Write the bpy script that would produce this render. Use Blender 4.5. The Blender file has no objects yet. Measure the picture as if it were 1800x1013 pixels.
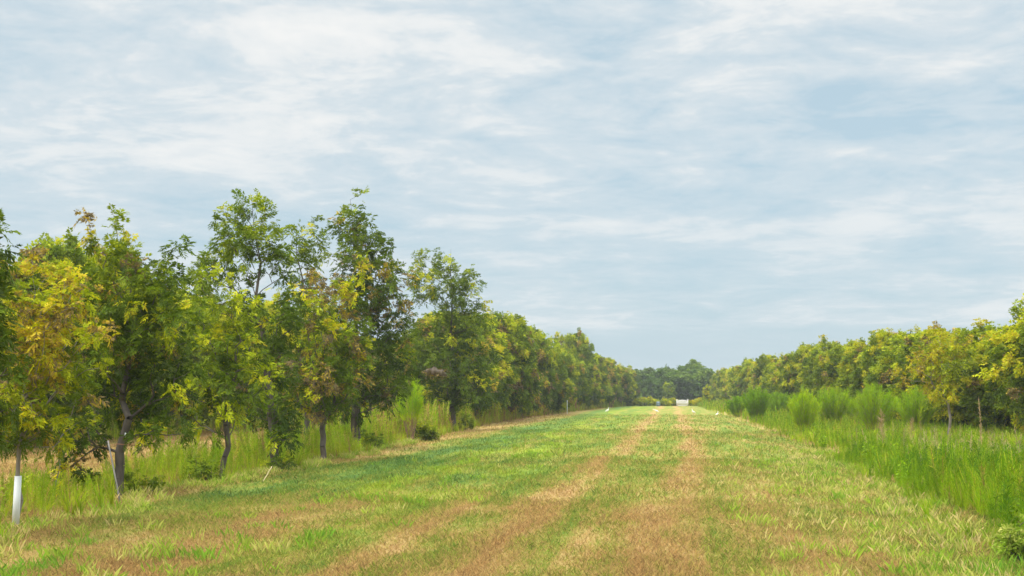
import bpy, math, random
import numpy as np
from mathutils import Vector
random.seed(7)
RS = np.random.RandomState(11)
S = bpy.context.scene
COL = S.collection
PI = math.pi
# ------------------------------------------------------------------ camera geometry
H = 1.9; F = 2500.0; VX, HY = 1180.0, 692.0
yaw = math.atan((VX-900)/F); pitch = math.atan((HY-506.5)/F)
cam = bpy.data.cameras.new('camera'); co = bpy.data.objects.new('camera', cam); COL.objects.link(co)
co.location = (0, 0, H); co.rotation_euler = (PI/2+pitch, 0, yaw)
cam.sensor_width = 36; cam.lens = F/1800*36; cam.clip_end = 5000; cam.clip_start = .1
S.camera = co
RM = co.rotation_euler.to_matrix()
def ray(px, py):
    v = RM @ Vector(((px-900)/F, -(py-506.5)/F, -1)); return v
def at(px, py, Y):
    v = ray(px, py); k = Y/v.y
    return np.array((v.x*k, Y, H+v.z*k))
def ground(px, py):
    v = ray(px, py); k = -H/v.z
    return np.array((v.x*k, v.y*k, 0.0))
def y_of(px, X):
    v = ray(px, HY); return X*v.y/v.x
# ------------------------------------------------------------------ mesh helpers
def mk(name, V, Fc, mat, parent=None, tint=None, smooth=False):
    V = np.asarray(V, dtype=np.float32); Fc = np.asarray(Fc, dtype=np.int32)
    me = bpy.data.meshes.new(name)
    n, k = Fc.shape
    me.vertices.add(len(V)); me.vertices.foreach_set('co', V.ravel())
    me.loops.add(n*k); me.loops.foreach_set('vertex_index', Fc.ravel())
    me.polygons.add(n); me.polygons.foreach_set('loop_start', np.arange(n, dtype=np.int32)*k)
    try: me.polygons.foreach_set('loop_total', np.full(n, k, dtype=np.int32))
    except Exception: pass
    if tint is not None:
        a = me.attributes.new('tint', 'FLOAT_VECTOR', 'POINT')
        a.data.foreach_set('vector', np.asarray(tint, dtype=np.float32).ravel())
    me.update(calc_edges=True)
    if smooth: me.polygons.foreach_set('use_smooth', np.ones(n, dtype=bool))
    me.materials.append(mat)
    o = bpy.data.objects.new(name, me); COL.objects.link(o)
    if parent: o.parent = parent
    return o
def tag(o, label=None, cat=None, group=None, kind=None):
    if label: o['label'] = label
    if cat: o['category'] = cat
    if group: o['group'] = group
    if kind: o['kind'] = kind
    return o
def thing(name, loc, label, cat, group=None, rz=0):
    o = bpy.data.objects.new(name, None); COL.objects.link(o)
    o.location = loc; o.rotation_euler = (0, 0, rz); o.empty_display_size = .2
    return tag(o, label, cat, group)
def dup(root, loc, rz, scale, label, group=None):
    r = root.copy(); COL.objects.link(r); r.location = loc; r.rotation_euler = (0, 0, rz); r.scale = scale
    r['label'] = label
    if group: r['group'] = group
    for ch in list(root.children):
        c = ch.copy(); COL.objects.link(c); c.parent = r
        for g in list(ch.children):
            d = g.copy(); COL.objects.link(d); d.parent = c
    return r
def nrm(a): return a/np.maximum(np.linalg.norm(a, axis=-1, keepdims=True), 1e-9)
def tubes(A, B, ra, rb, sides=5):
    """frustums from A to B (n,3)"""
    A = np.asarray(A, float); B = np.asarray(B, float); n = len(A)
    d = nrm(B-A); up = np.tile([0, 0, 1.], (n, 1)); up[np.abs(d[:, 2]) > .9] = [1, 0, 0]
    u = nrm(np.cross(d, up)); v = np.cross(d, u)
    an = np.arange(sides)*2*PI/sides
    ring = np.cos(an)[None, :, None]*u[:, None]+np.sin(an)[None, :, None]*v[:, None]
    VA = A[:, None]+ring*np.asarray(ra)[:, None, None]; VB = B[:, None]+ring*np.asarray(rb)[:, None, None]
    V = np.concatenate([VA, VB], 1).reshape(-1, 3)
    i = np.arange(sides); j = (i+1) % sides
    f = np.stack([i, j, j+sides, i+sides], 1)
    Fc = (f[None]+(np.arange(n)*2*sides)[:, None, None]).reshape(-1, 4)
    return V, Fc
def loft(P, R, sides=10, mat=None, name='x', parent=None, squash=1.0, capped=True):
    """continuous tube through points P with radii R"""
    P = np.asarray(P, float); n = len(P)
    T = nrm(np.gradient(P, axis=0)); ref = np.array([0, 1., 0]) if abs(T[:, 1]).max() < .95 else np.array([1., 0, 0])
    U = nrm(np.cross(T, ref)); W = np.cross(T, U)
    an = np.arange(sides)*2*PI/sides
    V = (P[:, None]+(np.cos(an)[None, :, None]*U[:, None]+np.sin(an)[None, :, None]*W[:, None]*squash)*np.asarray(R)[:, None, None]).reshape(-1, 3)
    Fc = []
    for r in range(n-1):
        for s in range(sides):
            Fc.append((r*sides+s, r*sides+(s+1) % sides, (r+1)*sides+(s+1) % sides, (r+1)*sides+s))
    if capped:
        V = np.vstack([V, P[:1], P[-1:]]); c0, c1 = len(V)-2, len(V)-1
        for s in range(0, sides, 2):
            Fc.append((c0, (s+2) % sides, s+1, s)); Fc.append((c1, (n-1)*sides+s, (n-1)*sides+s+1, (n-1)*sides+(s+2) % sides))
    return V, np.array(Fc)
def box(x0, x1, y0, y1, z0, z1):
    V = np.array([(x, y, z) for z in (z0, z1) for y in (y0, y1) for x in (x0, x1)], float)
    Fc = np.array([(0, 2, 3, 1), (4, 5, 7, 6), (0, 1, 5, 4), (2, 6, 7, 3), (0, 4, 6, 2), (1, 3, 7, 5)])
    return V, Fc
def join(parts):
    Vs, Fs, o = [], [], 0
    for V, Fc in parts:
        Vs.append(V); Fs.append(Fc+o); o += len(V)
    return np.vstack(Vs), np.vstack(Fs)
# ------------------------------------------------------------------ materials
def newmat(name):
    m = bpy.data.materials.new(name); m.use_nodes = True; nt = m.node_tree; nt.nodes.clear()
    out = nt.nodes.new('ShaderNodeOutputMaterial'); return m, nt, out
def N(nt, typ, **kw):
    n = nt.nodes.new(typ)
    for k, v in kw.items():
        if k.startswith('i_'):
            n.inputs[k[2:].replace('_', ' ')].default_value = v
        else: setattr(n, k, v)
    return n
def ramp(nt, stops, fac=None, interp='LINEAR'):
    r = nt.nodes.new('ShaderNodeValToRGB'); r.color_ramp.interpolation = interp
    e = r.color_ramp.elements
    while len(e) > 1: e.remove(e[-1])
    e[0].position = stops[0][0]; e[0].color = (*stops[0][1], 1)
    for p, c in stops[1:]:
        q = e.new(p); q.color = (*c, 1)
    if fac is not None: nt.links.new(fac, r.inputs[0])
    return r.outputs[0]
def math_(nt, op, a, b=None, c=None, clamp=False):
    n = nt.nodes.new('ShaderNodeMath'); n.operation = op; n.use_clamp = clamp
    for i, x in enumerate((a, b, c)):
        if x is None: continue
        if isinstance(x, (int, float)): n.inputs[i].default_value = x
        else: nt.links.new(x, n.inputs[i])
    return n.outputs[0]
def mixc(nt, fac, a, b, blend='MIX'):
    n = nt.nodes.new('ShaderNodeMix'); n.data_type = 'RGBA'; n.blend_type = blend
    for s, x in ((n.inputs[0], fac), (n.inputs[6], a), (n.inputs[7], b)):
        if isinstance(x, (int, float)): s.default_value = x
        elif isinstance(x, tuple): s.default_value = (*x, 1)
        else: nt.links.new(x, s)
    return n.outputs[2]
def noise(nt, vec, scale, detail=3, rough=.55, dist=0):
    n = nt.nodes.new('ShaderNodeTexNoise'); n.inputs['Scale'].default_value = scale
    n.inputs['Detail'].default_value = detail; n.inputs['Roughness'].default_value = rough
    n.inputs['Distortion'].default_value = dist
    nt.links.new(vec, n.inputs['Vector']); return n.outputs[0]
def vmul(nt, vec, s, add=(0, 0, 0)):
    n = nt.nodes.new('ShaderNodeVectorMath'); n.operation = 'MULTIPLY_ADD'
    nt.links.new(vec, n.inputs[0]); n.inputs[1].default_value = s; n.inputs[2].default_value = add
    return n.outputs[0]

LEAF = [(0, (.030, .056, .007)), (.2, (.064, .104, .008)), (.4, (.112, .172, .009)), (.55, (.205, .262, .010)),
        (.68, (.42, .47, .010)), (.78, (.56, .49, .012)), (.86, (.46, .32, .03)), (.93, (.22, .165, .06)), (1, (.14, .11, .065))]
def leafmat(name, stops, trans=.35, rough=.55, objvar=.5, shade=1.0):
    m, nt, out = newmat(name)
    at_ = N(nt, 'ShaderNodeAttribute', attribute_name='tint')
    sep = nt.nodes.new('ShaderNodeSeparateXYZ'); nt.links.new(at_.outputs['Vector'], sep.inputs[0])
    oi = nt.nodes.new('ShaderNodeObjectInfo')
    age = sep.outputs[0]
    if objvar:
        k = math_(nt, 'MULTIPLY_ADD', oi.outputs['Random'], .14*objvar, -.07*objvar)
        age = math_(nt, 'ADD', age, k, clamp=True)
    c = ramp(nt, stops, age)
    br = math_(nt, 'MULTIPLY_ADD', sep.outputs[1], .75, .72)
    if objvar:
        o2 = math_(nt, 'FRACT', math_(nt, 'MULTIPLY', oi.outputs['Random'], 7.31))
        br = math_(nt, 'MULTIPLY', br, math_(nt, 'MULTIPLY_ADD', o2, .3*objvar, 1-.15*objvar))
    c2 = mixc(nt, 1.0, c, br, 'MULTIPLY') if False else None
    v = nt.nodes.new('ShaderNodeVectorMath'); v.operation = 'SCALE'; nt.links.new(c, v.inputs[0])
    nt.links.new(math_(nt, 'MULTIPLY', br, shade), v.inputs['Scale'])
    p = N(nt, 'ShaderNodeBsdfPrincipled', i_Roughness=rough); p.inputs['Specular IOR Level'].default_value = .10
    nt.links.new(v.outputs[0], p.inputs['Base Color'])
    t = nt.nodes.new('ShaderNodeBsdfTranslucent')
    tc = mixc(nt, 1.0, v.outputs[0], (1.0, 1.12, .55), 'MULTIPLY'); nt.links.new(tc, t.inputs[0])
    mx = nt.nodes.new('ShaderNodeMixShader'); mx.inputs[0].default_value = trans
    nt.links.new(p.outputs[0], mx.inputs[1]); nt.links.new(t.outputs[0], mx.inputs[2])
    nt.links.new(mx.outputs[0], out.inputs[0]); return m
def barkmat(name, c1, c2, scale=9):
    m, nt, out = newmat(name)
    tc = nt.nodes.new('ShaderNodeTexCoord')
    n = noise(nt, vmul(nt, tc.outputs['Object'], (1, 1, .25)), scale, 6, .65)
    c = ramp(nt, [(.3, c1), (.7, c2)], n)
    p = N(nt, 'ShaderNodeBsdfPrincipled', i_Roughness=.9); nt.links.new(c, p.inputs['Base Color'])
    b = N(nt, 'ShaderNodeBump', i_Strength=.6, i_Distance=.02); nt.links.new(n, b.inputs['Height']); nt.links.new(b.outputs[0], p.inputs['Normal'])
    nt.links.new(p.outputs[0], out.inputs[0]); return m
def plain(name, c, rough=.6, var=.12, scale=6, metal=0):
    m, nt, out = newmat(name)
    tc = nt.nodes.new('ShaderNodeTexCoord'); n = noise(nt, tc.outputs['Object'], scale, 4)
    a = tuple(x*(1-var) for x in c); b = tuple(min(1, x*(1+var)) for x in c)
    p = N(nt, 'ShaderNodeBsdfPrincipled', i_Roughness=rough, i_Metallic=metal)
    nt.links.new(ramp(nt, [(.3, a), (.7, b)], n), p.inputs['Base Color']); nt.links.new(p.outputs[0], out.inputs[0]); return m
M_leaf = leafmat('pecan_leaf', LEAF)
M_far = leafmat('far_leaf', [(0, (.045, .095, .018)), (.5, (.095, .17, .022)), (1, (.18, .25, .03))], trans=.3)
M_bark = barkmat('bark', (.045, .038, .032), (.14, .12, .10))
M_pale = barkmat('young_bark', (.16, .14, .12), (.34, .31, .27))
WEED = [(0, (.06, .16, .010)), (.2, (.135, .27, .007)), (.4, (.24, .37, .007)), (.55, (.30, .42, .014)), (.75, (.45, .46, .03)), (.88, (.50, .36, .12)), (1, (.32, .18, .09))]
M_weed = leafmat('weed_green', WEED, trans=.4, objvar=0)
M_fen = leafmat('fennel_green', [(0, (.11, .24, .006)), (.5, (.26, .40, .005)), (.8, (.44, .51, .010)), (1, (.42, .38, .10))], trans=.45, objvar=.3)
M_dry = leafmat('dry_stalks', [(0, (.30, .20, .11)), (.6, (.50, .40, .22)), (1, (.30, .34, .12))], trans=.25, objvar=0)
# turf colour shared by the ground sheet and the blades growing on it
def turf_group():
    g = bpy.data.node_groups.new('turf_colour', 'ShaderNodeTree')
    g.interface.new_socket('Vector', in_out='INPUT', socket_type='NodeSocketVector')
    g.interface.new_socket('Random', in_out='INPUT', socket_type='NodeSocketFloat')
    g.interface.new_socket('Color', in_out='OUTPUT', socket_type='NodeSocketColor')
    gi = g.nodes.new('NodeGroupInput'); go = g.nodes.new('NodeGroupOutput'); nt = g
    P = gi.outputs[0]
    P2 = vmul(nt, P, (1, 1, 0))
    sp = nt.nodes.new('ShaderNodeSeparateXYZ'); nt.links.new(P2, sp.inputs[0])
    x, y = sp.outputs[0], sp.outputs[1]
    wob = noise(nt, vmul(nt, P2, (.05, .045, 0)), 1, 2)
    wob2 = noise(nt, vmul(nt, P2, (.9, .35, 0), (9, 3, 0)), 1, 4, .6)
    mrx = N(nt, 'ShaderNodeMapRange'); mrx.interpolation_type = 'SMOOTHERSTEP'; nt.links.new(y, mrx.inputs[0]); mrx.inputs[1].default_value = 8; mrx.inputs[2].default_value = 52; mrx.inputs[3].default_value = .75; mrx.inputs[4].default_value = 0
    x = math_(nt, 'ADD', x, mrx.outputs[0])
    xw = math_(nt, 'ADD', math_(nt, 'MULTIPLY_ADD', wob, 1.4, -.7), math_(nt, 'ADD', x, math_(nt, 'MULTIPLY_ADD', wob2, .9, -.45)))
    xn = math_(nt, 'MULTIPLY_ADD', xw, 1/20, .6, clamp=True)       # -12..8 -> 0..1
    def X(v): return (v+12)/20
    g_ = lambda v: (v, v, v)
    far = ramp(nt, [(0, g_(.76)), (X(-10.3), g_(.66)), (X(-9.2), g_(.58)), (X(-7.8), g_(.12)), (X(-6.2), g_(.16)), (X(-5.3), g_(.38)), (X(-4.6), g_(.22)), (X(-3), g_(.3)),
                    (X(-2.1), g_(.42)), (X(-1.75), g_(.74)), (X(-1.5), g_(.68)), (X(-1.25), g_(.42)), (X(-.3), g_(.34)), (X(.25), g_(.42)), (X(.65), g_(.74)), (X(.95), g_(.62)), (X(1.2), g_(.43)),
                    (X(3), g_(.36)), (X(4.4), g_(.38)), (X(5.2), g_(.6)), (1, g_(.55))], xn)
    near = ramp(nt, [(0, g_(.6)), (X(-9), g_(.7)), (X(-8), g_(.74)), (X(-6.9), g_(.62)), (X(-5.9), g_(.80)), (X(-4.7), g_(.80)), (X(-4.2), g_(.50)), (X(-3.6), g_(.46)), (X(-3), g_(.70)), (X(-2.5), g_(.46)),
                     (X(-2.0), g_(.70)), (X(-1.5), g_(.84)), (X(-1.0), g_(.5)), (X(-.3), g_(.56)), (X(.3), g_(.78)), (X(.9), g_(.72)), (X(1.4), g_(.58)), (X(2.4), g_(.62)), (X(3.4), g_(.52)), (X(4.2), g_(.42)), (1, g_(.55))], xn)
    mr = N(nt, 'ShaderNodeMapRange'); mr.interpolation_type = 'SMOOTHSTEP'; nt.links.new(math_(nt, 'ADD', y, math_(nt, 'MULTIPLY_ADD', x, -.8, 0)), mr.inputs[0]); mr.inputs[1].default_value = 17; mr.inputs[2].default_value = 40
    base = N(nt, 'ShaderNodeMix', data_type='FLOAT'); nt.links.new(mr.outputs[0], base.inputs[0]); nt.links.new(near, base.inputs[2]); nt.links.new(far, base.inputs[3])
    streak = noise(nt, vmul(nt, P2, (2.1, .07, 0), (3, 7, 0)), 1, 4, .6)
    patch = noise(nt, vmul(nt, P2, (.95, .20, 0), (31, 17, 0)), 1, 5, .62, .25)
    fine = noise(nt, vmul(nt, P2, (6.5, 1.0, 0)), 1, 6, .72)
    vfine = noise(nt, P2, 38, 4, .7)
    d = math_(nt, 'ADD', base.outputs[0], math_(nt, 'MULTIPLY_ADD', streak, .85, -.425))
    d = math_(nt, 'ADD', d, math_(nt, 'MULTIPLY_ADD', patch, 1.0, -.5))
    d = math_(nt, 'ADD', d, math_(nt, 'MULTIPLY_ADD', fine, .8, -.4))
    d = math_(nt, 'ADD', d, math_(nt, 'MULTIPLY_ADD', gi.outputs[1], .46, -.23), clamp=True)
    c = ramp(nt, [(.04, (.13, .25, .055)), (.25, (.20, .295, .04)), (.42, (.30, .325, .055)), (.58, (.43, .345, .10)), (.78, (.495, .34, .13)), (1, (.44, .27, .105))], d)
    # lime strips of taller grass
    ln = noise(nt, vmul(nt, P2, (.55, .16, 0), (5, 40, 0)), 1, 4, .6)
    lr = ramp(nt, [(X(-7.6), g_(0)), (X(-5.6), g_(1)), (X(-3.8), g_(.8)), (X(-2.6), g_(.1)), (X(4), g_(.0)), (X(5.5), g_(.5))], xn)
    lm = math_(nt, 'MULTIPLY', math_(nt, 'MULTIPLY', lr, math_(nt, 'MULTIPLY_ADD', mr.outputs[0], .75, .25)), ramp(nt, [(.47, g_(0)), (.60, g_(1))], ln))
    lm = math_(nt, 'MULTIPLY', lm, math_(nt, 'MULTIPLY', math_(nt, 'SUBTRACT', 1.15, d, clamp=True), .8))
    c = mixc(nt, lm, c, (.36, .46, .025))
    v = math_(nt, 'MULTIPLY_ADD', vfine, 1.2, .26)
    s = nt.nodes.new('ShaderNodeVectorMath'); s.operation = 'SCALE'; nt.links.new(c, s.inputs[0]); nt.links.new(v, s.inputs['Scale'])
    nt.links.new(s.outputs[0], go.inputs[0])
    return g
TG = turf_group()
def turfmat(name, blade):
    m, nt, out = newmat(name)
    geo = nt.nodes.new('ShaderNodeNewGeometry')
    gr = nt.nodes.new('ShaderNodeGroup'); gr.node_tree = TG
    nt.links.new(geo.outputs['Position'], gr.inputs[0])
    p = N(nt, 'ShaderNodeBsdfPrincipled', i_Roughness=.85); p.inputs['Specular IOR Level'].default_value = .12
    if blade:
        a = N(nt, 'ShaderNodeAttribute', attribute_name='tint'); sep = nt.nodes.new('ShaderNodeSeparateXYZ'); nt.links.new(a.outputs['Vector'], sep.inputs[0])
        nt.links.new(sep.outputs[0], gr.inputs[1])
        s = nt.nodes.new('ShaderNodeVectorMath'); s.operation = 'SCALE'; nt.links.new(gr.outputs[0], s.inputs[0])
        nt.links.new(math_(nt, 'MULTIPLY_ADD', sep.outputs[1], .8, .54), s.inputs['Scale'])
        nt.links.new(s.outputs[0], p.inputs['Base Color'])
        t = nt.nodes.new('ShaderNodeBsdfTranslucent'); nt.links.new(s.outputs[0], t.inputs[0])
        mx = nt.nodes.new('ShaderNodeMixShader'); mx.inputs[0].default_value = .3
        nt.links.new(p.outputs[0], mx.inputs[1]); nt.links.new(t.outputs[0], mx.inputs[2]); nt.links.new(mx.outputs[0], out.inputs[0])
    else:
        gr.inputs[1].default_value = .56
        nt.links.new(gr.outputs[0], p.inputs['Base Color'])
        n = noise(nt, geo.outputs['Position'], 14, 8, .75)
        b = N(nt, 'ShaderNodeBump', i_Strength=.7, i_Distance=.08); nt.links.new(n, b.inputs['Height']); nt.links.new(b.outputs[0], p.inputs['Normal'])
        nt.links.new(p.outputs[0], out.inputs[0])
    return m
M_turf = turfmat('turf', False); M_blade = turfmat('turf_blade', True)
# ------------------------------------------------------------------ ground
gx = np.concatenate([[-1500, -600, -200, -80], np.arange(-40, 40.1, .8), [80, 200, 600, 1500]])
gy = np.concatenate([[-1490, -300, -40], np.arange(-8, 130, 1.0), np.arange(130, 400, 10), [600, 1000, 1500]])
GX, GY = np.meshgrid(gx, gy)
def relief(x, y):
    w = np.clip(1-np.maximum(np.abs(x)-25, 0)/12, 0, 1)*np.clip(1-np.maximum(y-115, 0)/15, 0, 1)*np.clip((y+8)/8, 0, 1)
    return w*.02*(np.sin(x*1.9+.6*np.sin(y*.31))+np.sin(y*.22+x*.4)+.8*np.sin(x*3.1-y*.3+1))-.02
GZ = relief(GX, GY)
ny, nx = GX.shape
idx = np.arange(nx*ny).reshape(ny, nx)
Fg = np.stack([idx[:-1, :-1], idx[:-1, 1:], idx[1:, 1:], idx[1:, :-1]], -1).reshape(-1, 4)
g = mk('ground', np.stack([GX, GY, GZ], -1).reshape(-1, 3), Fg, M_turf, smooth=True)
tag(g, 'mown orchard alley of green turf and dry straw between the tree rows', 'ground', kind='structure')
# ------------------------------------------------------------------ weed edges (X of the strip's field side by distance)
def eL(y): return np.interp(y, [0, 15, 22, 27, 45, 75, 115, 180, 230], [-8.2, -8.3, -9.3, -9.7, -10.0, -11.0, -11.4, -9.2, -6.2])+.25*np.sin(y*.9)+.18*np.sin(y*2.3+1)
def eR(y): return np.interp(y, [0, 16, 18, 31, 54, 99, 158, 300], [4.2, 4.2, 3.9, 4.3, 5.1, 5.1, 4.1, 3.8])+.22*np.sin(y*.7+2)+.15*np.sin(y*1.9)
# ------------------------------------------------------------------ mown grass blades
def blades(P, L, wid, lean, tint, curve=.35):
    n = len(P); az = RS.rand(n)*2*PI; d = np.stack([np.cos(az), np.sin(az), np.zeros(n)], 1)
    th = lean; tip = P+d*(np.sin(th)*L)[:, None]; tip[:, 2] += np.cos(th)*L
    mid = P+d*(np.sin(th)*L*curve)[:, None]; mid[:, 2] += np.cos(th)*L*.62
    fa = RS.rand(n)*PI; s = np.stack([np.cos(fa), np.sin(fa), np.zeros(n)], 1)*(wid*.5)[:, None]
    V = np.stack([P-s, P+s, mid+s*.75, mid-s*.75, tip], 1)
    return V
def grass_field():
    Ps, Ls, Ws, Th = [], [], [], []
    for (y0, y1, dens, L0, w) in ((9, 17, 4200, .066, .0038), (17, 26, 2200, .072, .0055), (26, 42, 700, .085, .010), (42, 75, 180, .095, .018), (75, 130, 35, .10, .035)):
        n0 = int((y1-y0)*30*dens*.75)
        y = y0+(y1-y0)*RS.rand(n0); x = -24+44*RS.rand(n0)
        px = 1180+x/y*2500
        k = (px > -120) & (px < 1900) & (x > eL(y)-(14 if y0 > 20 else 6)) & (x < eR(y)+2.5)
        x, y = x[k], y[k]; n = len(x)
        cl = .5+.5*np.sin(x*2.1+1.3*np.sin(y*.7))*np.sin(y*1.1+np.sin(x*1.7))
        Ps.append(np.stack([x, y, relief(x, y)-.004], 1)); Ls.append(L0*(.4+1.1*RS.rand(n)**1.6)*(.75+.55*cl)); Ws.append(np.full(n, w)*(.6+.7*RS.rand(n)))
        Th.append(np.radians(12+66*RS.rand(n)))
    P = np.vstack(Ps); L = np.concatenate(Ls); W = np.concatenate(Ws); T = np.concatenate(Th)
    V = blades(P, L, W, T, None)
    n = len(P)
    V4 = V[:, [0, 1, 2, 3]]
    base = np.arange(n)*5
    q = np.stack([base, base+1, base+2, base+3], 1)
    # quads for the lower part and a triangle-like quad for the tip would double the count: use mid as a narrow tip instead
    Vq = np.stack([V[:, 0], V[:, 1], V[:, 2], V[:, 4]], 1).reshape(-1, 3)
    q = np.arange(n*4).reshape(-1, 4)
    r = np.repeat(np.stack([RS.rand(n), RS.rand(n), np.zeros(n)], 1), 4, 0)
    o = mk('mown_grass', Vq, q, M_blade, tint=r)
    tag(o, 'short mown grass and straw covering the wide alley between the rows', 'grass', kind='stuff')
grass_field()
M_tuft = leafmat('tuft_green', [(0, (.14, .29, .03)), (.5, (.27, .37, .04)), (.8, (.46, .43, .13)), (1, (.55, .43, .22))], trans=.35, objvar=0)
def tufts():
    Vs, Ts = [], []
    spots = []
    def add(x, y, n, L, age): spots.append((x, y, n, L, age))
    for i in range(950):
        y = 12+58*RS.rand()**1.5; x0, x1 = max(eL(y)+.4, -.50*y), min(eR(y), .27*y); x = x0+(x1-x0)*RS.rand()
        p = np.exp(-((x+5.3)/1.2)**2)+.5*np.exp(-((x-2.8)/1.2)**2)+.30*np.exp(-((x+6.5)/1.6)**2)*(y < 22)
        if RS.rand() < p+.02: add(x, y, RS.randint(8, 30), .10+.13*RS.rand(), .1+.75*RS.rand())
    # the right margin by the weeds: long tangled grass
    for i in range(480):
        y = 12+36*RS.rand()**1.4; x = eR(y)+.2-1.9*RS.rand()**1.9
        add(x, y, RS.randint(8, 24), .10+.13*RS.rand(), .30+.7*RS.rand())
    for i in range(240):
        y = 12+26*RS.rand()**1.4; x = .9+3.2*RS.rand()
        add(x, y, RS.randint(5, 16), .10+.12*RS.rand(), .5+.5*RS.rand())
    for i in range(500):
        y = 14+46*RS.rand(); x = eL(y)-.1+.6*RS.rand()
        add(x, y, RS.randint(6, 18), .12+.12*RS.rand(), .35+.6*RS.rand())
    for px, py, n, L in ((20, 1000, 150, .16), (60, 1005, 60, .12), (150, 955, 26, .17), (335, 985, 30, .15), (560, 945, 26, .18), (1710, 1005, 120, .17), (1760, 1000, 90, .17)):
        g = ground(px, py); add(g[0], g[1], n, L, .12)
    for (x, y, n, L, age) in spots:
        a = RS.rand(n)*2*PI; r = .07*RS.rand(n)**.5*(1+n/40)
        px_, py_ = x+np.cos(a)*r, y+np.sin(a)*r
        P = np.stack([px_, py_, relief(px_, py_)-.01], 1)
        l = L*(.5+.7*RS.rand(n)); n = n*2; a = RS.rand(n)*2*PI; r = .11*RS.rand(n)**.5*(1+n/60); px_, py_ = x+np.cos(a)*r, y+np.sin(a)*r; P = np.stack([px_, py_, relief(px_, py_)-.01], 1); l = L*(.4+.8*RS.rand(n))
        w = np.full(n, max(.0026, .00017*y))
        V = blades(P, l, w, np.radians(3+42*RS.rand(n)), None)
        Vs.append(np.stack([V[:, 0], V[:, 1], V[:, 2], V[:, 4]], 1).reshape(-1, 3))
        Ts.append(np.repeat(np.stack([np.clip(age+.35*(RS.rand(n)-.5), 0, 1), RS.rand(n), np.zeros(n)], 1), 4, 0))
    V = np.vstack(Vs); T = np.vstack(Ts)
    o = mk('grass_tufts', V, np.arange(len(V)).reshape(-1, 4), M_tuft, tint=T)
    tag(o, 'longer loose grass tufts scattered over the mown alley and its margins', 'grass', kind='stuff')
tufts()
# ------------------------------------------------------------------ tall feathery weeds
def plume(h, n, spread, leaf, wid, seed, bare=.1):
    """one upright weed: thin stem with many narrow rising leaflets -> verts (n*4,3), age offsets"""
    R = np.random.RandomState(seed)
    t = bare+(1-bare)*R.rand(n)
    az = R.rand(n)*2*PI; bend = (R.rand(2)-.5)*.22*h
    P = np.stack([bend[0]*t**2, bend[1]*t**2, t*h], 1)
    el = np.radians(35+45*R.rand(n)); d = np.stack([np.cos(az)*np.cos(el), np.sin(az)*np.cos(el), np.sin(el)], 1)
    l = leaf*(.5+.8*R.rand(n))*(1.25-.75*t)*np.clip((1.03-t)*6, .3, 1)
    st = P+d*0; tip = P+d*(l*1.0)[:, None]+np.stack([np.cos(az), np.sin(az), 0*az], 1)*(spread*l)[:, None]
    s = nrm(np.cross(d, R.randn(n, 3)))*(wid*.5)
    mid = st*.5+tip*.5+np.array([0, 0, 1])*(l*.06)[:, None]
    V = np.stack([st, mid+s, tip, mid-s], 1)
    # stem
    k = 5; tt = np.linspace(0, 1, k+1)
    Q = np.stack([bend[0]*tt**2, bend[1]*tt**2, tt*h*.97], 1); w = wid*.6
    a = R.rand()*PI; sv = np.array([np.cos(a), np.sin(a), 0])*w
    sv2 = np.array([-np.sin(a), np.cos(a), 0])*w
    st_ = [np.stack([Q[i]-v, Q[i]+v, Q[i+1]+v*.8, Q[i+1]-v*.8]) for i in range(k) for v in (sv, sv2)]
    V = np.concatenate([V, np.array(st_)], 0)
    ag = np.concatenate([(.25-.35*t)+.12*(R.rand(n)-.5), np.full(len(st_), .42)])
    return V, ag
def scatter(name, protos, X, Y, SC, AGE, mat, label, cat='weeds', kind='stuff', tilt=.12):
    Vs, Ts = [], []
    n = len(X); which = RS.randint(0, len(protos), n); rz = RS.rand(n)*2*PI
    lx, ly = (RS.randn(n)*tilt)+.12*np.sin(X*1.3+Y*.7), (RS.randn(n)*tilt)
    for k, (V, ag) in enumerate(protos):
        s = np.where(which == k)[0]
        if not len(s): continue
        c, sn = np.cos(rz[s])[:, None, None], np.sin(rz[s])[:, None, None]
        v = V[None]*SC[s][:, None, None, None]
        x = v[..., 0]*c-v[..., 1]*sn+v[..., 2]*lx[s][:, None, None]; y = v[..., 0]*sn+v[..., 1]*c+v[..., 2]*ly[s][:, None, None]
        z = v[..., 2]+relief(X[s], Y[s])[:, None, None]-.02
        W = np.stack([x+X[s][:, None, None], y+Y[s][:, None, None], z], -1)
        Vs.append(W.reshape(-1, 3))
        a = np.clip(AGE[s][:, None]+ag[None], 0, 1)
        b = np.broadcast_to(RS.rand(len(s), 1)*.8-.3, a.shape)+RS.rand(*a.shape)*.5
        T = np.stack([a, b, 0*a], -1)
        Ts.append(np.repeat(T.reshape(-1, 3), 4, 0))
    V = np.vstack(Vs); T = np.vstack(Ts)
    o = mk(name, V, np.arange(len(V)).reshape(-1, 4), mat, tint=T)
    tag(o, label, cat, kind=kind); return o
near_p = [plume(1, 120, .2, .145, .009, i) for i in range(8)]
mid_p = [plume(1, 42, .15, .17, .02, 20+i) for i in range(6)]
far_p = [plume(1, 18, .2, .25, .06, 40+i) for i in range(5)]
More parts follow.
